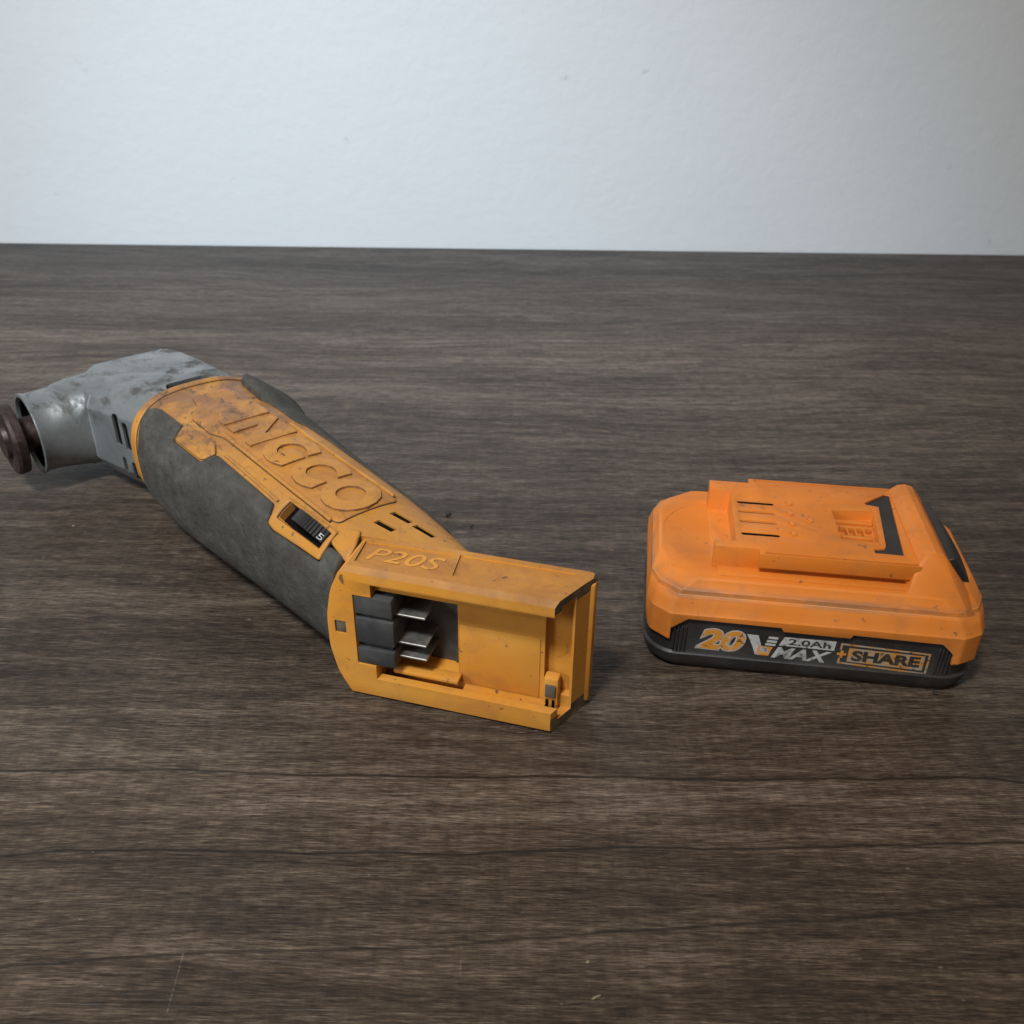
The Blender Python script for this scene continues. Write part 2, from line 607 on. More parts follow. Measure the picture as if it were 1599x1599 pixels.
# ------------------------------------------------------------------ multi-tool
tool = bpy.data.objects.new('oscillating_multi_tool', None)
COL.objects.link(tool)
AT = R(130.4)
es = Vector((math.cos(AT), math.sin(AT), 0))
et = Vector((-math.sin(AT), math.cos(AT), 0))
tool.location = es * 0.25 + et * -0.1495
tool.rotation_euler = (0, 0, AT)
tag(tool, 'orange and grey cordless oscillating multi tool with metal head lying on its side', 'power tool')


def part(name, bm, mat, parent=tool, angle=35, recalc=True):
    return link(name, bm_mesh(bm, name, MM, angle, recalc), mat, parent)


ST = [(-80, 22, 6, 45), (-45, 23.5, 6, 50), (-15, 25.5, 5.5, 54.3), (8, 27, 5, 56), (40, 28.8, 3.5, 56),
      (70, 31.5, 1.8, 56.3), (95, 34, 1.4, 56.6), (115, 35, 1.3, 56.6), (135, 34, 1.4, 56.6), (152, 32, 2.5, 56.3)]
NE = 2.7
SX = [s[0] for s in ST]
TAB = [smoothed(SX, [s[k] for s in ST], -80, 152, 15) for k in (1, 2, 3)]


def prm(x):
    return [float(np.interp(x, t[0], t[1])) for t in TAB]


def surf0(x, th):
    a, z0, z1 = prm(x)
    zc, b = (z0 + z1) / 2, (z1 - z0) / 2
    s, c = math.sin(th), math.cos(th)
    return Vector((x, a * math.copysign(abs(s) ** (2 / NE), s), zc + b * math.copysign(abs(c) ** (2 / NE), c)))


def surf(x, th, off=0.0):
    p = surf0(x, th)
    if off == 0:
        return p
    n = (surf0(x, th + .02) - surf0(x, th - .02)).cross(surf0(x + 1, th) - surf0(x - 1, th))
    n.normalize()
    if n.dot(p - Vector((x, 0, 28))) < 0:
        n = -n
    return p + n * off


def th_of_y(x, y):
    a = prm(x)[0]
    return math.copysign(math.asin(min(1, abs(y) / a) ** (NE / 2)), y)


def pdist(pts, poly):
    P = np.array(pts)[:, None, :]
    A = np.array(poly)[None]
    B = np.roll(np.array(poly), -1, 0)[None]
    d = B - A
    t = np.clip(((P - A) * d).sum(-1) / np.maximum((d * d).sum(-1), 1e-12), 0, 1)
    return np.sqrt((((A + d * t[..., None]) - P) ** 2).sum(-1)).min(1)


def inside(pts, poly):
    P = np.array(pts)
    c = np.zeros(len(P), bool)
    n = len(poly)
    for i in range(n):
        x0, y0 = poly[i]
        x1, y1 = poly[(i + 1) % n]
        if y0 == y1:
            continue
        k = ((y0 > P[:, 1]) != (y1 > P[:, 1])) & (P[:, 0] < (x1 - x0) * (P[:, 1] - y0) / (y1 - y0) + x0)
        c ^= k
    return c


def round_poly(poly, r, seg=4):
    out = []
    n = len(poly)
    for i in range(n):
        p, a, b = [Vector(poly[k % n]) for k in (i, i - 1, i + 1)]
        da, db = (a - p), (b - p)
        ra = min(r, da.length * 0.45)
        rb = min(r, db.length * 0.45)
        p0, p1 = p + da.normalized() * ra, p + db.normalized() * rb
        for k in range(seg + 1):
            t = k / seg
            q = p0 * (1 - t) ** 2 + p * 2 * t * (1 - t) + p1 * t * t
            out.append((q.x, q.y))
    return out


def patch(poly, fn, thick, rr=1.0, step=2.0, sink=0.5, holes=(), bstep=0.8):
    """plate hugging a surface, with a rounded rim. poly in mm-like (u,v); fn(u,v,off)->Vector"""
    def area(lp):
        return sum(lp[i][0] * lp[(i + 1) % len(lp)][1] - lp[(i + 1) % len(lp)][0] * lp[i][1] for i in range(len(lp)))
    bm = bmesh.new()
    inner, inner_v = [], []
    prof = ((0.0, -1), (0.0, 0.0), (0.15, 0.53), (0.45, 0.84), (1.0, 1.0))
    for li, lp in enumerate([poly] + list(holes)):
        lp = list(lp)
        if (area(lp) < 0) == (li == 0):
            lp = lp[::-1]          # outer loop ccw, holes cw: inside always on the left
        ring = []
        for i in range(len(lp)):
            a, b = Vector(lp[i]), Vector(lp[(i + 1) % len(lp)])
            L = (b - a).length
            if L < 1e-5:
                continue
            m = max(1, int(round(L / bstep)))
            ring += [a + (b - a) * (k / m) for k in range(m)]
        n = len(ring)
        nr = []
        for i in range(n):
            e0 = (ring[i] - ring[i - 1]).normalized()
            e1 = (ring[(i + 1) % n] - ring[i]).normalized()
            q = Vector((-(e0.y + e1.y), e0.x + e1.x))
            q = q.normalized() if q.length > 1e-6 else Vector((-e1.y, e1.x))
            nr.append(q)
        prev = None
        for (f, hgt) in prof:
            row = []
            for p, q in zip(ring, nr):
                w = p + q * rr * f
                th = thick(w.x, w.y) if callable(thick) else thick
                row.append(bm.verts.new(fn(w.x, w.y, -sink if hgt < 0 else th * hgt)))
            if prev:
                for i in range(n):
                    fc = bm.faces.new((prev[i], prev[(i + 1) % n], row[(i + 1) % n], row[i]))
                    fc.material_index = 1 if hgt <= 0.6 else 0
            prev = row
        inner.append([(p + q * rr) for p, q in zip(ring, nr)])
        inner_v.append(prev)
    pts, edges, vmap = [], [], []
    for lp, vs_ in zip(inner, inner_v):
        s0 = len(pts)
        pts += lp
        vmap += vs_
        edges += [(s0 + i, s0 + (i + 1) % len(lp)) for i in range(len(lp))]
    ip = [[(p.x, p.y) for p in lp] for lp in inner]
    us = [p[0] for p in ip[0]]
    vs = [p[1] for p in ip[0]]
    cand = []
    for i, u in enumerate(np.arange(min(us), max(us), step)):
        for v in np.arange(min(vs) + (step / 2 if i % 2 else 0), max(vs), step):
            cand.append((float(u), float(v)))
    if cand:
        D = np.min([pdist(cand, lp) for lp in ip], 0)
        ok = inside(cand, ip[0]) & (D > step * 0.45)
        for h in ip[1:]:
            ok &= ~inside(cand, h)
        keep = [Vector(c) for c, k in zip(cand, ok) if k]
    else:
        keep = []
    V, E, F, OV, _, _ = delaunay_2d_cdt(pts + keep, edges, [], 1, 1e-5)
    bv = []
    for v, ov in zip(V, OV):
        ov = [o for o in ov if o < len(vmap)]
        if ov:
            bv.append(vmap[ov[0]])
        else:
            th = thick(v.x, v.y) if callable(thick) else thick
            bv.append(bm.verts.new(fn(v.x, v.y, th)))
    cen = [tuple(sum((V[i] for i in f), Vector((0, 0))) / len(f)) for f in F]
    bad = np.zeros(len(F), bool)
    for h in ip[1:]:
        bad |= inside(cen, h)
    for f, k in zip(F, bad):
        if k:
            continue
        try:
            bm.faces.new([bv[i] for i in f])
        except ValueError:
            pass
    loose = [v for v in bm.verts if not v.link_faces]
    bmesh.ops.delete(bm, geom=loose, context='VERTS')
    bm.normal_update()
    bmesh.ops.recalc_face_normals(bm, faces=bm.faces[:])
    f0 = max(bm.faces, key=lambda q: q.calc_area())
    cx = f0.calc_center_median()
    if f0.normal.dot(cx - Vector((cx.x, 0, 28))) < 0:
        bmesh.ops.reverse_faces(bm, faces=bm.faces[:])
    return bm


KV = 30.0    # theta -> mm


def fnT(u, v, off):
    return surf(u, v / KV, off)


def fnY(u, v, off):
    return surf(u, th_of_y(u, v), off)


# --- foot frame
def F_(u, d, z):
    return (-77.8 + .828 * u + .5606 * d, -15 + .5606 * u - .828 * d, z)


# --- barrel shell
rings = []
for x in np.arange(-80, 152.1, 2.0):
    rings.append([tuple(surf0(float(x), 2 * math.pi * k / 112)) for k in range(112)])
x = 152.0
for sc, dx in ((0.965, 0.6), (0.93, 0.6)):
    rings.append([(x + dx, p[1] * sc, 28 + (p[2] - 28) * sc) for p in rings[115 if False else len(np.arange(-80, 152.1, 2.0)) - 1]])
shell = loft(rings)
cuts = [box(-60, 160, -80, 19.6, -20, 90, F_)]
# dial pocket
TA = 0.665
dm = surf0(16.6, TA)
dn = (surf(16.6, TA, 1) - dm).normalized()
dt = Vector((0, dn.z, -dn.y))


def DP(u, v, w):      # dial frame: u along tool, v across (down the shoulder), w outwards
    q = dm + Vector((1, 0, 0)) * u + dt * v + dn * w
    return (q.x, q.y, q.z)


cuts.append(box(-14.0, 13.8, -3.6, 3.9, -7.5, 8, DP))
# vents near the foot
for (x0, x1, y0, sl) in ((-9.6, -0.8, -6.4, 0.22), (-10.8, -2.4, 1.4, 0.22), (-20.5, -11.7, -8.4, 0.25)):
    f = lambda X, Y, Z, sl=sl, x1=x1: (X, Y + (X - x1) * sl, Z)
    cuts.append(box(x0, x1, y0 - 1.3, y0 + 1.3, 46.5, 70, f))
shell = boolean(shell, cuts)
part('body_shell', shell, M['shell_orange'], angle=32)

# near-black inserts standing in for the shade down the vents
for (x0, x1, y0, sl) in ((-9.6, -0.8, -6.4, 0.22), (-10.8, -2.4, 1.4, 0.22), (-20.5, -11.7, -8.4, 0.25)):
    f = lambda X, Y, Z, sl=sl, x1=x1: (X, Y + (X - x1) * sl, Z)
    pts = []
    for X in (x0 - .2, x1 + .2):
        for Y in (y0 - 1.4, y0 + 1.4):
            q = f(X, Y, 0)
            zt = surf0(q[0], th_of_y(q[0], q[1])).z
            pts += [(q[0], q[1], zt - 0.7), (q[0], q[1], 46.2)]
    part('vent_shade_insert', hull(pts), M['recess_shade'])

# --- front rubber grip
GP = [(147.0, .80), (144.0, 1.03), (141.0, 1.25), (140.8, 1.54), (142, 1.95), (141, 2.3), (136, 2.72), (-16, 2.72), (-12, 2.0), (-9.0, .70),
      (-1.8, .690), (-.3, .742), (-.6, 1.0), (.6, 1.012), (29, 1.056), (33.9, 1.012), (34.2, .906), (36.3, .695),
      (56.7, .635), (78.6, .581), (83.3, .576), (86.8, .777), (89.2, .80), (112.3, .784), (113.1, .695),
      (115.9, .523), (118.2, .520), (138.2, .552), (142.5, .60), (146.2, .69)]
gp = round_poly([(a, b * KV) for a, b in GP], 1.4, 4)
part('rubber_grip', patch(gp, fnT, 1.3, 0.8, 2.2), [M['rubber'], M['seam_grime']], recalc=False, angle=60)

# --- rear rubber grip (far side)
RP = [(149, -.60), (148, -1.3), (140, -2.3), (-20, -2.5), (-10, -1.0), (20, -.86), (84, -.52), (88, -.42), (112, -.40), (117, -.33), (137, -.42), (144, -.50)]
rp = round_poly([(a, b * KV) for a, b in RP], 1.5, 3)


def thick_back(u, v):
    t = min(1, max(0, (u - 108) / 14))
    return 1.1 + 3.2 * t * t * (3 - 2 * t)


part('rubber_grip', patch(rp, fnT, thick_back, 1.2, 3.0), [M['rubber'], M['seam_grime']], recalc=False, angle=60)

# --- collar ring at the head end
cr = [(153.2, v) for v in (-2.9,)]


def fnC(u, v, off):
    return surf(u, v / KV, off)


def ring_thick(u, v):
    a = max(0.0, 1 - abs(v / KV + 0.95) / 0.38)
    return 0.9 + 3.0 * a * a * (3 - 2 * a)


ring_poly = [(148.4, -2.6 * KV), (153.3, -2.6 * KV), (153.3, 2.6 * KV), (147.4, 2.6 * KV), (146.0, 2.0 * KV), (146.0, 1.3 * KV), (148.2, .7 * KV), (148.4, 0)]
part('collar_ring', patch(round_poly(ring_poly, 1.0, 3), fnC, ring_thick, 0.7, 1.5), [M['shell_orange'], M['seam_grime']], recalc=False, angle=60)

# --- raised logo panel on the top
LP = [(4.5, -12.6), (4.5, 12.0), (10, 13.5), (92, 14.2), (99, 16.5), (118, 16.5), (126, 10), (136, 8), (136, -9), (120, -12), (96, -13.6), (60, -13.6)]
part('logo_panel', patch(round_poly(LP, 2.0, 4), fnY, 1.0, 0.8, 2.0), [M['tool_orange_dark'], M['seam_grime']], recalc=False, angle=60)
# rim ribs of the panel
for sgn, x0, x1 in ((1, 8, 94), (-1, 8, 88)):
    yy = 13.2 if sgn > 0 else -12.9
    rib = [(x0, yy - .75), (x1, yy - .75), (x1, yy + .75), (x0, yy + .75)]
    part('panel_rib', patch(round_poly(rib, .6, 3), fnY, 1.7, 0.45, 1.5), [M['shell_orange'], M['seam_grime']], recalc=False, angle=60)
# lower border rib along the grip + tab
bd = [(36, .60), (57, .545), (80, .49), (80, .53), (57, .585), (36.5, .65)]
part('border_rib', patch([(a, b * KV) for a, b in bd], fnT, 0.9, 0.35, 1.5), [M['shell_orange'], M['seam_grime']], recalc=False, angle=60)
tb = [(84, .58), (87.2, .765), (89.6, .785), (111.9, .77), (112.8, .69), (115.2, .52), (112, .47), (90, .45)]
part('grip_tab', patch(round_poly([(a, b * KV) for a, b in tb], 1.2, 4), fnT, 1.2, 0.7, 1.5), [M['shell_orange'], M['seam_grime']], recalc=False, angle=60)
nk = [(0.5, 18.4), (-12.0, 19.5), (-9.5, 14), (-4.5, 8.5), (1.0, 12)]
part('neck_rim', patch(round_poly(nk, 1.5, 3), fnY, 1.0, 0.9, 1.5), [M['shell_orange'], M['seam_grime']], recalc=False, angle=60)
# dial bezel frame
bzo = [(-.2, .76), (-.2, .98), (.9, 1.0), (28.8, 1.045), (33.4, 1.0), (33.7, .91), (34.6, .48), (1, .46)]
bzi = [(2.6, .54), (2.6, .835), (30.6, .84), (30.6, .52)]
part('dial_bezel', patch(round_poly([(a, b * KV) for a, b in bzo], 1.2, 4), fnT, 1.2, 0.7, 1.2,
                         holes=[[(a, b * KV) for a, b in bzi]]), [M['shell_orange'], M['seam_grime']], recalc=False, angle=60)

def grime_sides(bm):
    bmesh.ops.recalc_face_normals(bm, faces=bm.faces[:])
    for q in bm.faces:
        if abs(q.normal.z) < 0.55:
            q.material_index = 1
    return bm


# --- logo lettering
tm = text_fit('INGCO', 0, 99, 0, 20.5, 0.75, 0.0, 0.0, 0.042, 0.012, 1.16)


def fl(X, Y, Z):
    x_ = 104 - X
    y_ = 10.2 - Y
    p = surf(x_, th_of_y(x_, y_), 1.0)
    return (p.x, p.y, p.z + 0.35 + Z * 0.9)


part('raised_lettering', grime_sides(map_bm(tm, fl)), [M['shell_orange'], M['letter_grime']], angle=40)

# --- speed dial
wr, wd = 16.0, 12.7
wheel = bmesh.new()
NT_ = 62
A, B = [], []
for k in range(NT_ * 4):
    a = 2 * math.pi * k / (NT_ * 4)
    r_ = wr - (0.55 if (k % 4) >= 2 else 0.0)
    A.append(wheel.verts.new(DP(-1.8 + r_ * math.sin(a), -3.3, -wd + r_ * math.cos(a))))
    B.append(wheel.verts.new(DP(-1.8 + r_ * math.sin(a), 1.6, -wd + r_ * math.cos(a))))
wheel.faces.new(A)
wheel.faces.new(B[::-1])
for k in range(len(A)):
    j = (k + 1) % len(A)
    wheel.faces.new((A[k], A[j], B[j], B[k]))
dial = part('speed_dial', wheel, M['dial_black'], angle=25)
part('dial_pocket_floor', box(-13.9, 13.7, -3.5, 3.8, -7.4, -3.0, DP), M['recess_shade'])
num = text_fit('5', -1.1, 1.1, 0, 2.2, 0.06, 0, 0, -0.01)


def fnum(X, Y, Z):
    a = -0.62 - (X * 0.062)
    rr_ = wr + 0.12 + Z
    return DP(-1.8 + rr_ * math.sin(a), 1.2 - Y, -wd + rr_ * math.cos(a))


nm = map_bm(num, fnum)
part('dial_number', nm, M['ink_white'], parent=dial)

# --- battery foot
out = [(71.5, 0), (76.6, 9.5), (79.0, 20.5), (79.0, 33.5), (76.8, 44.5), (72.5, 54), (-9.5, 54), (-9.5, 0)]
out = round_poly(out, 2.5, 3)[:]
foot = prism([(p[0], p[1]) for p in out], 'xz', 0, 21, lambda x, y, z: F_(x, y, z))
G = lambda u0, u1, d0, d1, z0, z1: box(u0, u1, d0, d1, z0, z1, F_)
cuts = [prism([(0, -2), (0, 0), (-9.3, 19.5), (-20, 19.5), (-20, -2)], 'xy', -5, 60, F_),
        G(-30, 62.3, -2, 3.4, 9.0, 48.8),        # opening between the lips
        G(-30, 62.3, 3.3, 10, 4.2, 51.2),        # T slot behind the lips
        G(35.5, 62.0, -3, 18, 9.6, 48.4),       # terminal window
        G(62.2, 69.0, -2, 9, 14.6, 43.8),        # notch for the connector block
        G(-4.0, 5.0, -3, 13.0, 9.4, 48.2),
        G(72.3, 76.4, -2, 1.2, 26.6, 31.8)]
# dished panels on top
cuts.append(prism([(69.5, 5.0), (70.8, 17.5), (39.0, 18.6), (37.4, 5.0)], 'xy', 53.2, 60, F_))
cuts.append(prism([(35.6, 6.0), (37.0, 18.6), (-2.5, 18.9), (0.6, 6.0)], 'xy', 53.3, 60, F_))
cuts.append(prism([(-3, 52.5), (0.0, 52.5), (2.2, 54.0), (2.2, 58), (-3, 58)], 'yz', -30, 90, F_))
cuts.append(prism([(-3, 1.4), (0.0, 1.4), (1.6, 0.0), (1.6, -4), (-3, -4)], 'yz', -30, 90, F_))
foot = boolean(foot, cuts)
bevel_bm(foot, 0.5, 2, 24, 1)
for zc in (49.6, 6.2):
    bmesh.ops.bisect_plane(foot, geom=foot.verts[:] + foot.edges[:] + foot.faces[:], plane_co=(0, 0, zc), plane_no=(0, 0, 1))
bmesh.ops.recalc_face_normals(foot, faces=foot.faces[:])
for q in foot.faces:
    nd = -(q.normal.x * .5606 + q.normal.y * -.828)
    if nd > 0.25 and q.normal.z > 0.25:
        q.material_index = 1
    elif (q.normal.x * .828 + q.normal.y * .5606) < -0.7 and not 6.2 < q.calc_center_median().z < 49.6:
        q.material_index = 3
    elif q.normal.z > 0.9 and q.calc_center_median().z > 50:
        q.material_index = 2  # upward faces of the foot top take the darker orange
fo = part('battery_foot', foot, [M['tool_orange'], M['tool_orange_worn'], M['tool_orange_dark'], M['scuffed']], angle=40)
# worn outer lip round the face edge: chunky bumper
lipo = round_poly([(71.8, .4), (76.3, 9.8), (78.6, 20.7), (78.6, 33.3), (76.5, 44.2), (72.3, 53.6), (0.6, 53.6), (0.6, 50.4), (71, 50.4), (74.4, 43), (76.2, 33), (76.2, 21), (74.2, 11), (70, 3.2), (0.6, 3.2), (0.6, .4)], .8, 2)
# second rib on the lower rail
part('rail_rib', bevel_bm(G(3.5, 33, 1.2, 9.5, 4.4, 6.6), .4, 2), M['tool_orange'])
part('rail_rib', bevel_bm(G(34.2, 58, 4.6, 9.5, 9.2, 10.8), .4, 2), M['tool_orange'])
part('rail_rib', bevel_bm(G(3.0, 62, 2.6, 9.8, 45.2, 47.2), .4, 2), M['tool_orange'])
# floor step (raised plate across the channel)
part('channel_plate', bevel_bm(G(6.5, 35.0, 9.65, 10.6, 6, 31.5), .25, 2), M['tool_orange'])
# end lip
lp = prism([(-9.45, 17.2), (-9.45, 20.6), (-3.0, 20.6), (-3.0, 15.4)], 'xy', 2.4, 51.6, F_)
part('end_lip', bevel_bm(lp, .7, 2), M['tool_orange'])
# metal catch
ct = part('catch_post', bevel_bm(G(-0.6, 4.6, 7.5, 12.0, 4.4, 17.5), .8, 2), M['tool_orange'])
part('catch_plate', bevel_bm(G(0.2, 3.8, 6.6, 8.0, 10.0, 15.0), .3, 2), M['gray_plug'], parent=ct)
part('catch_slot', G(0.4, 1.4, 7.3, 8.0, 4.6, 8.5), M['recess_shade'], parent=ct)
part('catch_slot', G(2.6, 3.6, 7.3, 8.0, 4.6, 8.5), M['recess_shade'], parent=ct)
# plug dot
part('plug', bevel_bm(G(72.5, 76.2, 0.35, 1.6, 26.8, 31.6), .35, 2), M['gray_plug'])
# connector
cn = part('connector_housing', join([G(35.6, 68.8, 16.5, 18.5, 9.6, 48.4), G(56.5, 68.8, 2.2, 17, 15, 43.4), G(35.6, 38.5, 15.6, 17, 10, 48.2)]), M['black_dusty'])
for (z0, z1, u0) in ((36.0, 43.5, 55.2), (24.0, 34.4, 55.0), (14.9, 21.6, 55.2)):
    part('connector_block', bevel_bm(G(u0, 68.85, 0.25, 15, z0, z1), .5, 2), M['black_dusty'], parent=cn)
for z0 in (35.6, 23.9, 18.0):
    bl_ = prism([(56.2, 4.0), (45.0, 4.0), (45.0, 16.6), (56.2, 16.6)], 'xy', z0 - .4, z0 + .4, F_)
    part('terminal_blade', bevel_bm(bl_, .15, 1), M['blade'])
# embossed number on the top panel
tx = text_fit('P20S', 0, 26, 0, 7.4, 0.16, 0.0, 0.25, -0.004, 0.01)


def fp(X, Y, Z):
    return F_(67 - X, 8.0 + Y, 53.2 + 0.08 + Z)


part('raised_lettering', grime_sides(map_bm(tx, fp)), [M['tool_orange'], M['letter_grime']], angle=40)

# --- metal gear housing
rings = []
for (x_, yp, ym, z0, z1) in ((149, 27.2, -27.0, 3.5, 55.0), (162, 31.7, -29.0, 3.5, 55.0), (188.5, 38.8, -29.0, 4.5, 52.6), (205, 38.8, -27.5, 5.0, 52.0),
                             (219, 34.0, -24.5, 6.5, 50.5), (228, 24.0, -17.0, 11, 46)):
    h_ = z1 - z0
    rings.append([(x_, yp - 11, z1), (x_, yp - 2.5, z1 - .10 * h_), (x_, yp, z1 - .22 * h_), (x_, yp, z0 + .24 * h_), (x_, yp - 6, z0 + .06 * h_), (x_, yp - 14, z0),
                  (x_, ym + 11, z0), (x_, ym + 1.5, z0 + .18 * h_), (x_, ym, z0 + .5 * h_), (x_, ym + 3.5, z1 - .13 * h_), (x_, ym + 12, z1)])
hs = loft(rings)
bevel_bm(hs, 0.55, 2, 13, 1)
for q in hs.faces:
    cc = q.calc_center_median()
    if cc.x < 187.2 or cc.x > 192 or cc.y < 33:
        q.material_index = 0  # only the facet crease keeps the painted highlight

FK = 0.2546


def FA(x_, d_, z_):         # slanted front facet: distance d_ outwards
    return (x_ - FK * d_, 28.6 + (x_ - 149) * FK + d_, z_)


slots = [(168.0, 2.1, 28.5, 44.5), (161.8, 1.7, 27.5, 42.0), (155.8, 1.8, 25.5, 40.5), (167.2, 1.3, 14.5, 23.0), (160.8, 1.3, 13.5, 22.0)]
cuts = []
for (x_, w_, z0, z1) in slots:
    cuts.append(prism(round_poly([(x_ - w_, z0), (x_ + w_, z0), (x_ + w_, z1), (x_ - w_, z1)], 1.6, 3), 'xz', -5.5, 9, FA))
cuts.append(prism(round_poly([(154.0, -10.5), (162.0, -9), (162.0, 9.5), (154.0, 12)], 2.5, 3), 'xy', 47.5, 70))
hs = boolean(hs, cuts)
bevel_bm(hs, .35, 2, 50)
gh = part('gear_housing', hs, [M['metal'], M['metal_highlight']], angle=14)
for (x_, w_, z0, z1) in slots:
    part('vent_shade_insert', box(x_ - w_ - .1, x_ + w_ + .1, -6.5, -1.3, z0 - .1, z1 + .1, FA), M['recess_shade'], parent=gh)  # dark inserts stand for the shade inside the housing slots
part('vent_shade_insert', box(153.6, 162.4, -11, 12.4, 47.0, 53.6), M['recess_shade'], parent=gh)


# --- spindle boss
def sup(n, rx, rz, k):
    s, c = math.sin(k), math.cos(k)
    return (rx * math.copysign(abs(s) ** (2 / n), s), rz * math.copysign(abs(c) ** (2 / n), c))


BX, BZ = 208.5, 28.0
rings = []
for (y_, rx, rz, n) in ((26, 19.4, 20.6, 2.9), (38.6, 19.4, 20.4, 2.9), (40.0, 19.2, 20.0, 2.7), (47, 19.0, 19.5, 2.3), (53, 18.9, 19.1, 2.05), (59.2, 18.9, 18.9, 2.0), (60.2, 19.5, 19.5, 2.0), (61.3, 19.7, 19.7, 2.0), (61.6, 19.4, 19.4, 2.0),
                        (61.6, 18.0, 18.0, 2.0), (60, 17.2, 17.2, 2.0), (48, 17.0, 17.0, 2.0), (47.9, 5, 5, 2.0)):
    rings.append([(BX + sup(n, rx, rz, 2 * math.pi * k / 80)[0], y_, BZ + sup(n, rx, rz, 2 * math.pi * k / 80)[1]) for k in range(80)])
bs = part('spindle_boss', loft(rings), M['metal'], angle=40)
rings = []
for (y_, r_) in ((60.0, 17.1), (59.4, 16.6), (48.4, 16.5), (48.2, 5)):
    rings.append([(BX + r_ * math.sin(2 * math.pi * k / 56), y_, BZ + r_ * math.cos(2 * math.pi * k / 56)) for k in range(56)])
part('boss_shade_liner', loft(rings, cap=False), M['recess_shade'], parent=bs)  # black liner stands in for the shade inside the boss opening
# --- spindle and tool flange
sd = part('spindle', cyl((BX, 46, BZ), (0, 1, 0), 8.5, 8.5, 26, 36), M['flange'])
rings = []
for (y_, r_) in ((66.5, 6), (66.5, 14.5), (67.2, 17.0), (71.0, 17.4), (72.4, 16.6), (72.8, 15.0), (72.5, 9), (74.5, 8.6), (74.5, 4)):
    rings.append([(BX + r_ * math.sin(2 * math.pi * k / 56), y_, BZ + r_ * math.cos(2 * math.pi * k / 56)) for k in range(56)])
part('blade_flange', loft(rings), M['flange'], angle=30)
# screws on the housing top
for (x_, y_) in ((190, 14), (192, -14)):
    part('screw', cyl((x_, y_, 50.2), (0, 0, 1), 2.6, 2.4, 0.9, 20), M['metal'], parent=gh)

# ------------------------------------------------------------------ battery pack
pack = bpy.data.objects.new('battery_pack', None)
COL.objects.link(pack)
pack.location = (0.1114, 0.3042, 0)
pack.rotation_euler = (0, 0, -0.1307)
tag(pack, 'orange and black slide battery pack with worn 20V MAX label on its side', 'battery')


def bpart(name, bm, mat, parent=pack, angle=35, recalc=True):
    return link(name, bm_mesh(bm, name, MM, angle, recalc), mat, parent)


def outline(inx, iny=None, corner=1.0, rnd=0.9, left=0.0):
    iny = inx if iny is None else iny
    a, b = 58.5 - inx, 38.0 - iny
    ar = a + 1.6
    a += left
    k = corner
    pts = [(-a, -b + 11 * k), (-a + 2.2 * k, -b + 5.0 * k), (-a + 8.5 * k, -b), (ar - 9 * k, -b), (ar - 2.5 * k, -b + 4.0 * k), (ar, -b + 10 * k),
           (ar, b - 10 * k), (ar - 2.5 * k, b - 4.0 * k), (ar - 9 * k, b), (-a + 8.5 * k, b), (-a + 2.2 * k, b - 5.0 * k), (-a, b - 11 * k)]
    return round_poly(pts, rnd, 3)


def lofty(levels, rnd=0.9, left=0.0):
    return loft([[(p[0], p[1], z) for p in outline(ix, iy, c, rnd, left)] for (z, ix, iy, c) in levels])


base = lofty([(0, 5.0, 4.5, 1.0), (.7, 3.2, 2.6, 1.0), (2.2, 1.9, 1.2, 1.0), (4.5, 1.3, .5, 1.0), (7.2, .8, .3, 1.0), (7.9, 1.6, 1.1, 1.0), (17, 1.8, 1.1, 1.0), (19, 4.2, 1.1, 1.0), (28, 4.2, 1.1, 1.0)], 3.2, 0.9)
bs_ = bpart('base_tray', base, M['black'], angle=50)

shell = lofty([(13.5, .6, .1, 1), (14.5, 0, -.4, 1), (25.4, 0, -.4, 1), (26.3, .2, .3, 1), (28.8, .6, .9, 1.05), (31.2, 1.0, 2.1, 1.15), (31.8, 1.1, 3.0, 1.2), (33.4, 1.3, 3.3, 1.25), (34.0, 1.9, 3.9, 1.3), (36.9, 3.4, 5.4, 1.55), (37.6, 4.4, 6.4, 1.6)])
lab = [(-49.2, 0), (-49.2, 19.0), (-43.4, 23.6), (-10.8, 23.3), (-9.8, 21.7), (13.2, 21.4), (14.0, 22.9), (44.2, 22.4), (48.8, 18.2), (49.4, 0)]
lend = [(-30, 0), (-30, 15), (-26, 21), (26, 21), (30, 15), (30, 0)]
cuts = [prism(lab, 'xz', -60, -33), prism(lab, 'xz', 33, 60), prism(lend, 'yz', -80, -54), prism(lend, 'yz', 54, 80),
        cyl((-30, 0, 37.2), (0, 0, 1), 23.5, 23.5, 5, 72)]
shell = boolean(shell, cuts)
bevel_bm(shell, 0.4, 2, 40, 1)
sh = bpart('upper_shell', shell, [M['pack_orange'], M['pack_orange_worn']], angle=25)

# hump and sloped release end
hp = []
for s in (1, -1):
    hp += [(33.0, s * 26.5, 46.9), (36.0, s * 25.5, 50.3), (38.6, s * 24.5, 51.3), (41.2, s * 24.5, 50.6), (43.0, s * 25.5, 48.6),
           (33.0, s * 29, 43), (45, s * 29.5, 43), (30, s * 32.4, 36.0), (50, s * 33.0, 35), (54.0, s * 32.2, 31.5), (57.6, s * 27, 30.2), (58.2, s * 25, 28),
           (30, s * 34.5, 30), (58.0, s * 26, 24), (52, s * 34.5, 28), (52, s * 34.5, 24), (30, s * 34.5, 24)]
hm = hull(hp)
hm = boolean(hm, [prism([(43.6, 52), (46.2, 44.2), (56.6, 30.4), (56.6, 20), (70, 20), (70, 52)], 'xz', -21.5, 21.5),
                  box(20, 33.4, -27.4, 27.4, 40, 70)])
bevel_bm(hm, 0.9, 3, 20)
bpart('release_hump', hm, M['pack_orange'], angle=40)
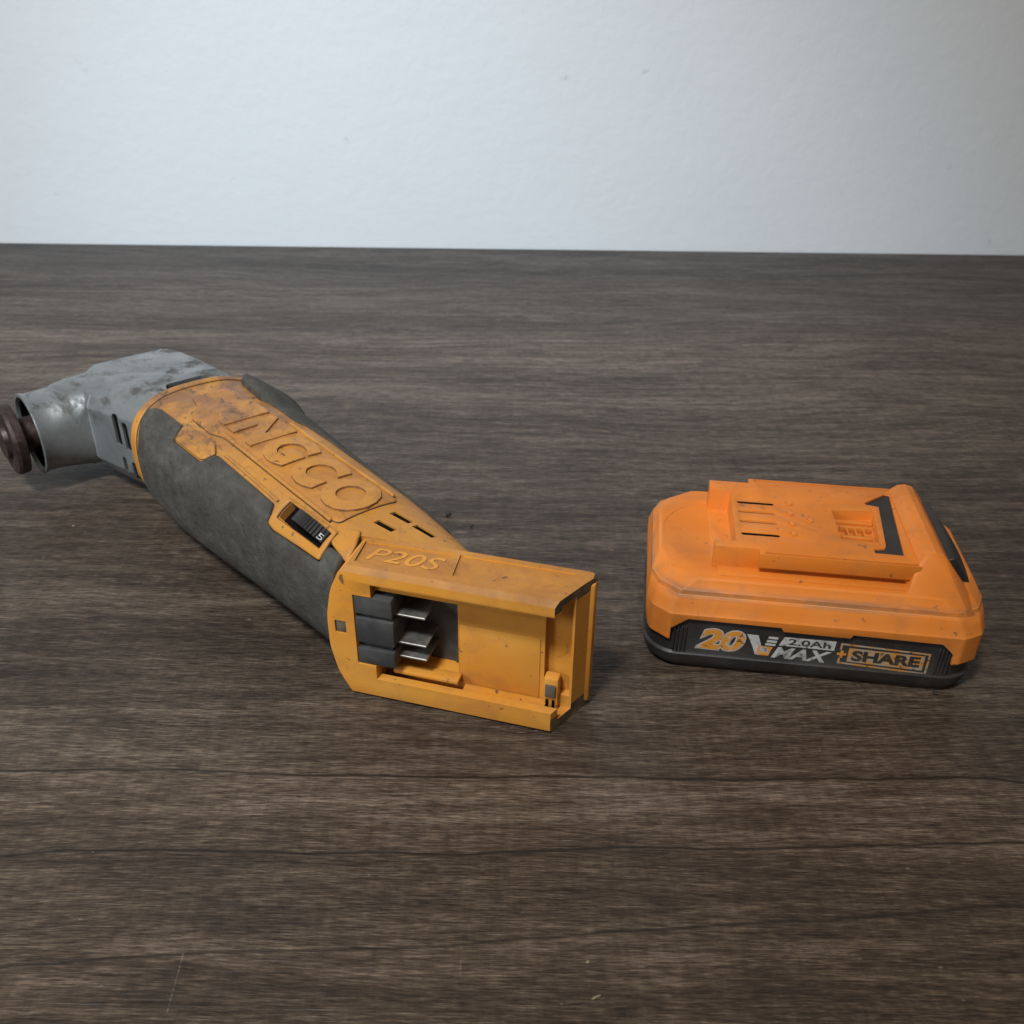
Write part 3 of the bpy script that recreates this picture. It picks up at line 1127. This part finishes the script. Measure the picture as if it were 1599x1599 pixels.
# release button: bulged black pad on the slope
bt = []
for k in range(13):
    y_ = -20.8 + 41.6 * k / 12
    bu = 1.3 * (1 - (y_ / 24) ** 2) - 0.3
    bt.append([(44.4, y_, 46.0), (46.8 + bu * .5, y_, 47.0 + bu * .6), (51.2 + bu, y_, 41.2 + bu * .8), (55.6 + bu, y_, 35.2 + bu * .6), (58.6 + bu * .7, y_, 30.6), (59.2 + bu * .4, y_, 24), (58.6, y_, 19.5), (55, y_, 19.5), (46, y_, 30)])
btm = loft(bt)
bevel_bm(btm, .5, 2, 50)
bpart('release_button', btm, M['black'], angle=60)

# rail block
blk = box(-20.5, 34.0, -28.0, 28.0, 41.2, 46.9)
blk = boolean(blk, [box(-36, 35.0, -24.6, 24.6, 35.0, 46.85)], 'UNION')
cuts = [box(-60, -28.2, -20.3, 17.6, 37.4, 60)]
for (y_, dp) in ((8.4, 8), (1.4, 2.4), (-5.8, 2.4), (-14.7, 8)):
    cuts.append(prism(round_poly([(-26.2, y_ - .95), (-12.4, y_ - .95), (-12.4, y_ + .95), (-26.2, y_ + .95)], .9, 3), 'xy', 46.9 - dp, 60))
cuts.append(prism([(8.8, 7.2), (24.6, 9.4), (22.8, -14.0), (9.2, -13.2)], 'xy', 42.6, 60))
for s in (1, -1):
    cuts.append(box(-18.6, 40, s * 27.0 - .55, s * 27.0 + .55, 45.9, 60))
K = [(22.3, 15.0), (31.4, 23.6), (33.2, 23.0), (29.6, -21.5), (19.7, -21.2), (19.6, -18.6), (23.7, -17.5), (24.4, -15.8), (27.2, 12.6), (22.6, 13.8)]
cuts.append(prism(K, 'xy', 45.2, 60))
blk = boolean(blk, cuts)
bevel_bm(blk, .35, 2, 35, 1)
rb = bpart('rail_block', blk, [M['pack_orange'], M['pack_orange_worn']], angle=35)
bpart('latch_insert', prism(K, 'xy', 45.0, 46.2), M['black'], parent=rb)
for y_ in (1.4, -5.8):
    bpart('slot_insert', box(-26.3, -12.3, y_ - .97, y_ + .97, 43.0, 46.2), M['slot_brown'], parent=rb)
for y_ in (8.4, -14.7):
    bpart('slot_insert', box(-26.3, -12.3, y_ - .97, y_ + .97, 38.5, 46.55), M['recess_shade'], parent=rb)  # near-flush black inserts for the shade in the deep slots
for (x_, y_, r_) in ((-6.9, 10.0, 1.7), (-7.4, 2.3, 1.7), (-7.5, -5.7, 1.6), (-7.8, -12.6, 1.6), (-.6, -1.9, 1.5)):
    rg = loft([[(x_ + q * math.cos(2 * math.pi * k / 24), y_ + q * math.sin(2 * math.pi * k / 24), z_) for k in range(24)]
               for (q, z_) in ((r_, 46.8), (r_, 47.15), (r_ * .6, 47.2), (r_ * .45, 46.95))])
    bpart('moulding_ring', rg, M['pack_orange'], parent=rb)
# ribs in the square pocket
for (x0, x1, y0, y1, zz) in ((11, 22.5, -1.2, 0.2, 45.0), (11, 22, -8.0, -6.2, 44.6), (9.5, 24, 4.0, 6.0, 44.0)):
    bpart('pocket_rib', bevel_bm(box(x0, x1, y0, y1, 42.4, zz), .3, 2), M['pack_orange'], parent=rb)
for x_ in (13.5, 16.5, 19.5):
    bpart('pocket_rib', box(x_ - .35, x_ + .35, -6.4, -1.0, 42.4, 44.6), M['pack_orange'], parent=rb)
# ledge strip under the front rail, both sides
for s in (1, -1):
    bpart('rail_ledge', bevel_bm(box(-34.5, 36.0, min(s * 24, s * 30.2), max(s * 24, s * 30.2), 35.5, 38.5), .5, 2), M['pack_orange'], parent=rb)

# ribbed grips beside the label
for i in range(4):
    for x_ in (-47.6 + i * 1.35, 44.4 + i * 1.2):
        bpart('grip_rib', bevel_bm(box(x_ - .3, x_ + .3, -37.5, -36.5, 8.2, 19.5), .15, 1), M['black'], parent=bs_)

# --- label printing (front side, y = -36.9)
YF = -36.9


def fl_front(dy):
    return lambda X, Y, Z: (X, YF - dy - Z, Y + SL * X)


SL = -0.014


def label_text(name, body, x0, x1, z0, z1, mat, dy, **kw):
    return bpart(name, map_bm(text_fit(body, x0, x1, z0, z1, 0.02, **kw), fl_front(dy)), mat, angle=30)


def label_poly(name, polys, mat, dy):
    bms = []
    for p in polys:
        bms.append(prism(p, 'xz', 0, 0.04, lambda x, y, z: (x, YF - dy - y, z + SL * x)))
    return bpart(name, join(bms), mat)


label_text('printed_voltage_outline', '20', -39.2, -22.4, 9.5, 18.8, M['ink_white'], 0.02, shear=0.22, bold=0.045, offset=0.03)
label_text('printed_voltage', '20', -39.2, -22.4, 9.5, 18.8, M['ink_orange'], 0.09, shear=0.22, bold=0.045)
label_poly('printed_v_stroke', [[(-21.9, 18.0), (-17.9, 17.9), (-16.4, 13.6), (-15.6, 9.4), (-18.2, 9.4), (-19.3, 12.6)]], M['ink_white'], 0.02)
label_poly('printed_v_tip', [[(-17.2, 13.4), (-12.3, 13.4), (-13.4, 9.3), (-17.8, 9.3)]], M['ink_orange'], 0.09)
label_poly('printed_v_bars', [[(-14.2, 17.9), (-10.8, 17.9), (-11.0, 16.9), (-14.4, 16.9)], [(-14.6, 16.3), (-11.1, 16.3), (-11.3, 15.3), (-14.8, 15.3)],
                              [(-15.0, 14.8), (-11.4, 14.8), (-11.6, 13.9), (-15.2, 13.9)]], M['ink_white'], 0.02)
label_poly('printed_capacity_box', [[(-10.3, 14.4), (-8.8, 18.3), (9.2, 18.6), (9.0, 14.5)]], M['ink_white'], 0.02)
label_text('printed_capacity', '2.0Ah', -7.2, 7.6, 15.1, 17.9, M['ink_dark'], 0.10, bold=0.02)
label_text('printed_max', 'MAX', -12.3, 8.4, 8.7, 13.7, M['ink_white'], 0.02, shear=0.3, bold=0.03)
o_ = [(10.8, 14.9), (11.0, 18.2), (41.6, 17.3), (41.4, 8.1), (10.9, 9.2), (10.8, 12.0)]
w_ = 0.7


def frame_poly():
    out_ = []
    out_.append([(10.9, 18.2), (41.9, 17.4), (41.9, 16.7), (10.9, 17.5)])
    out_.append([(41.2, 16.69), (41.9, 16.69), (41.9, 8.71), (41.2, 8.71)])
    out_.append([(10.9, 9.9), (41.9, 8.7), (41.9, 8.0), (10.9, 9.2)])
    out_.append([(10.9, 17.49), (11.6, 17.47), (11.6, 15.4), (10.9, 15.4)])
    out_.append([(10.9, 11.6), (11.6, 11.6), (11.6, 9.9), (10.9, 9.92)])
    return out_


label_poly('printed_frame', frame_poly(), M['ink_amber'], 0.02)
label_poly('printed_share_box', [[(14.0, 16.4), (40.2, 16.1), (40.2, 9.7), (14.0, 10.4)]], M['ink_amber'], 0.02)
label_text('printed_share', 'SHARE', 15.3, 38.9, 10.9, 15.6, M['ink_dark'], 0.10, bold=0.045)
label_poly('printed_plus', [[(10.2, 13.9), (13.4, 13.9), (13.4, 12.9), (10.2, 12.9)], [(11.3, 15.0), (12.3, 15.0), (12.3, 13.91), (11.3, 13.91)],
                            [(11.3, 12.89), (12.3, 12.89), (12.3, 11.8), (11.3, 11.8)]], M['ink_orange'], 0.02)


# ------------------------------------------------------------------ crumbs on the table
def crumb(name, x, y, r, seed, mat, label, cat='crumb', sq=(1, 1, .6)):
    rnd = random.Random(seed)
    bm = bmesh.new()
    bmesh.ops.create_icosphere(bm, subdivisions=2, radius=1)
    for v in bm.verts:
        v.co *= 0.75 + 0.5 * rnd.random()
        v.co.x *= r * sq[0]
        v.co.y *= r * sq[1]
        v.co.z *= r * sq[2]
    lo = min(v.co.z for v in bm.verts)
    for v in bm.verts:
        v.co.z -= lo
    o = link(name, bm_mesh(bm, name, MM, 60), mat)
    o.location = (x, y, 0)
    o.rotation_euler = (0, 0, rnd.random() * 6)
    tag(o, label, cat)
    return o


crumb('dirt_crumb', -0.030, 0.382, 1.3, 1, M['crumb_dark'], 'small dark dirt crumb on the table behind the tool vents')
crumb('dirt_crumb', -0.0185, 0.372, 0.9, 2, M['crumb_dark'], 'tiny dark dirt crumb nearest the orange battery foot, behind the tool')
crumb('dirt_crumb', 0.1525, 0.2605, 0.9, 3, M['crumb_dark'], 'dark dirt crumb just in front of the battery pack label')
crumb('wood_splinter', 0.0229, 0.1440, 0.45, 4, M['crumb_pale'], 'pale yellowish wood splinter near the bottom edge of the table', 'splinter', (3.0, .7, .6))
crumb('dust_speck', 0.0213, 0.1537, 0.45, 5, M['crumb_pale'], 'pale dust speck lying just beyond the wood splinter', 'dust speck')
crumb('dust_speck', -0.2003, 0.368, 0.5, 6, M['crumb_pale'], 'pale dust speck on the table left of the grey grip', 'dust speck')
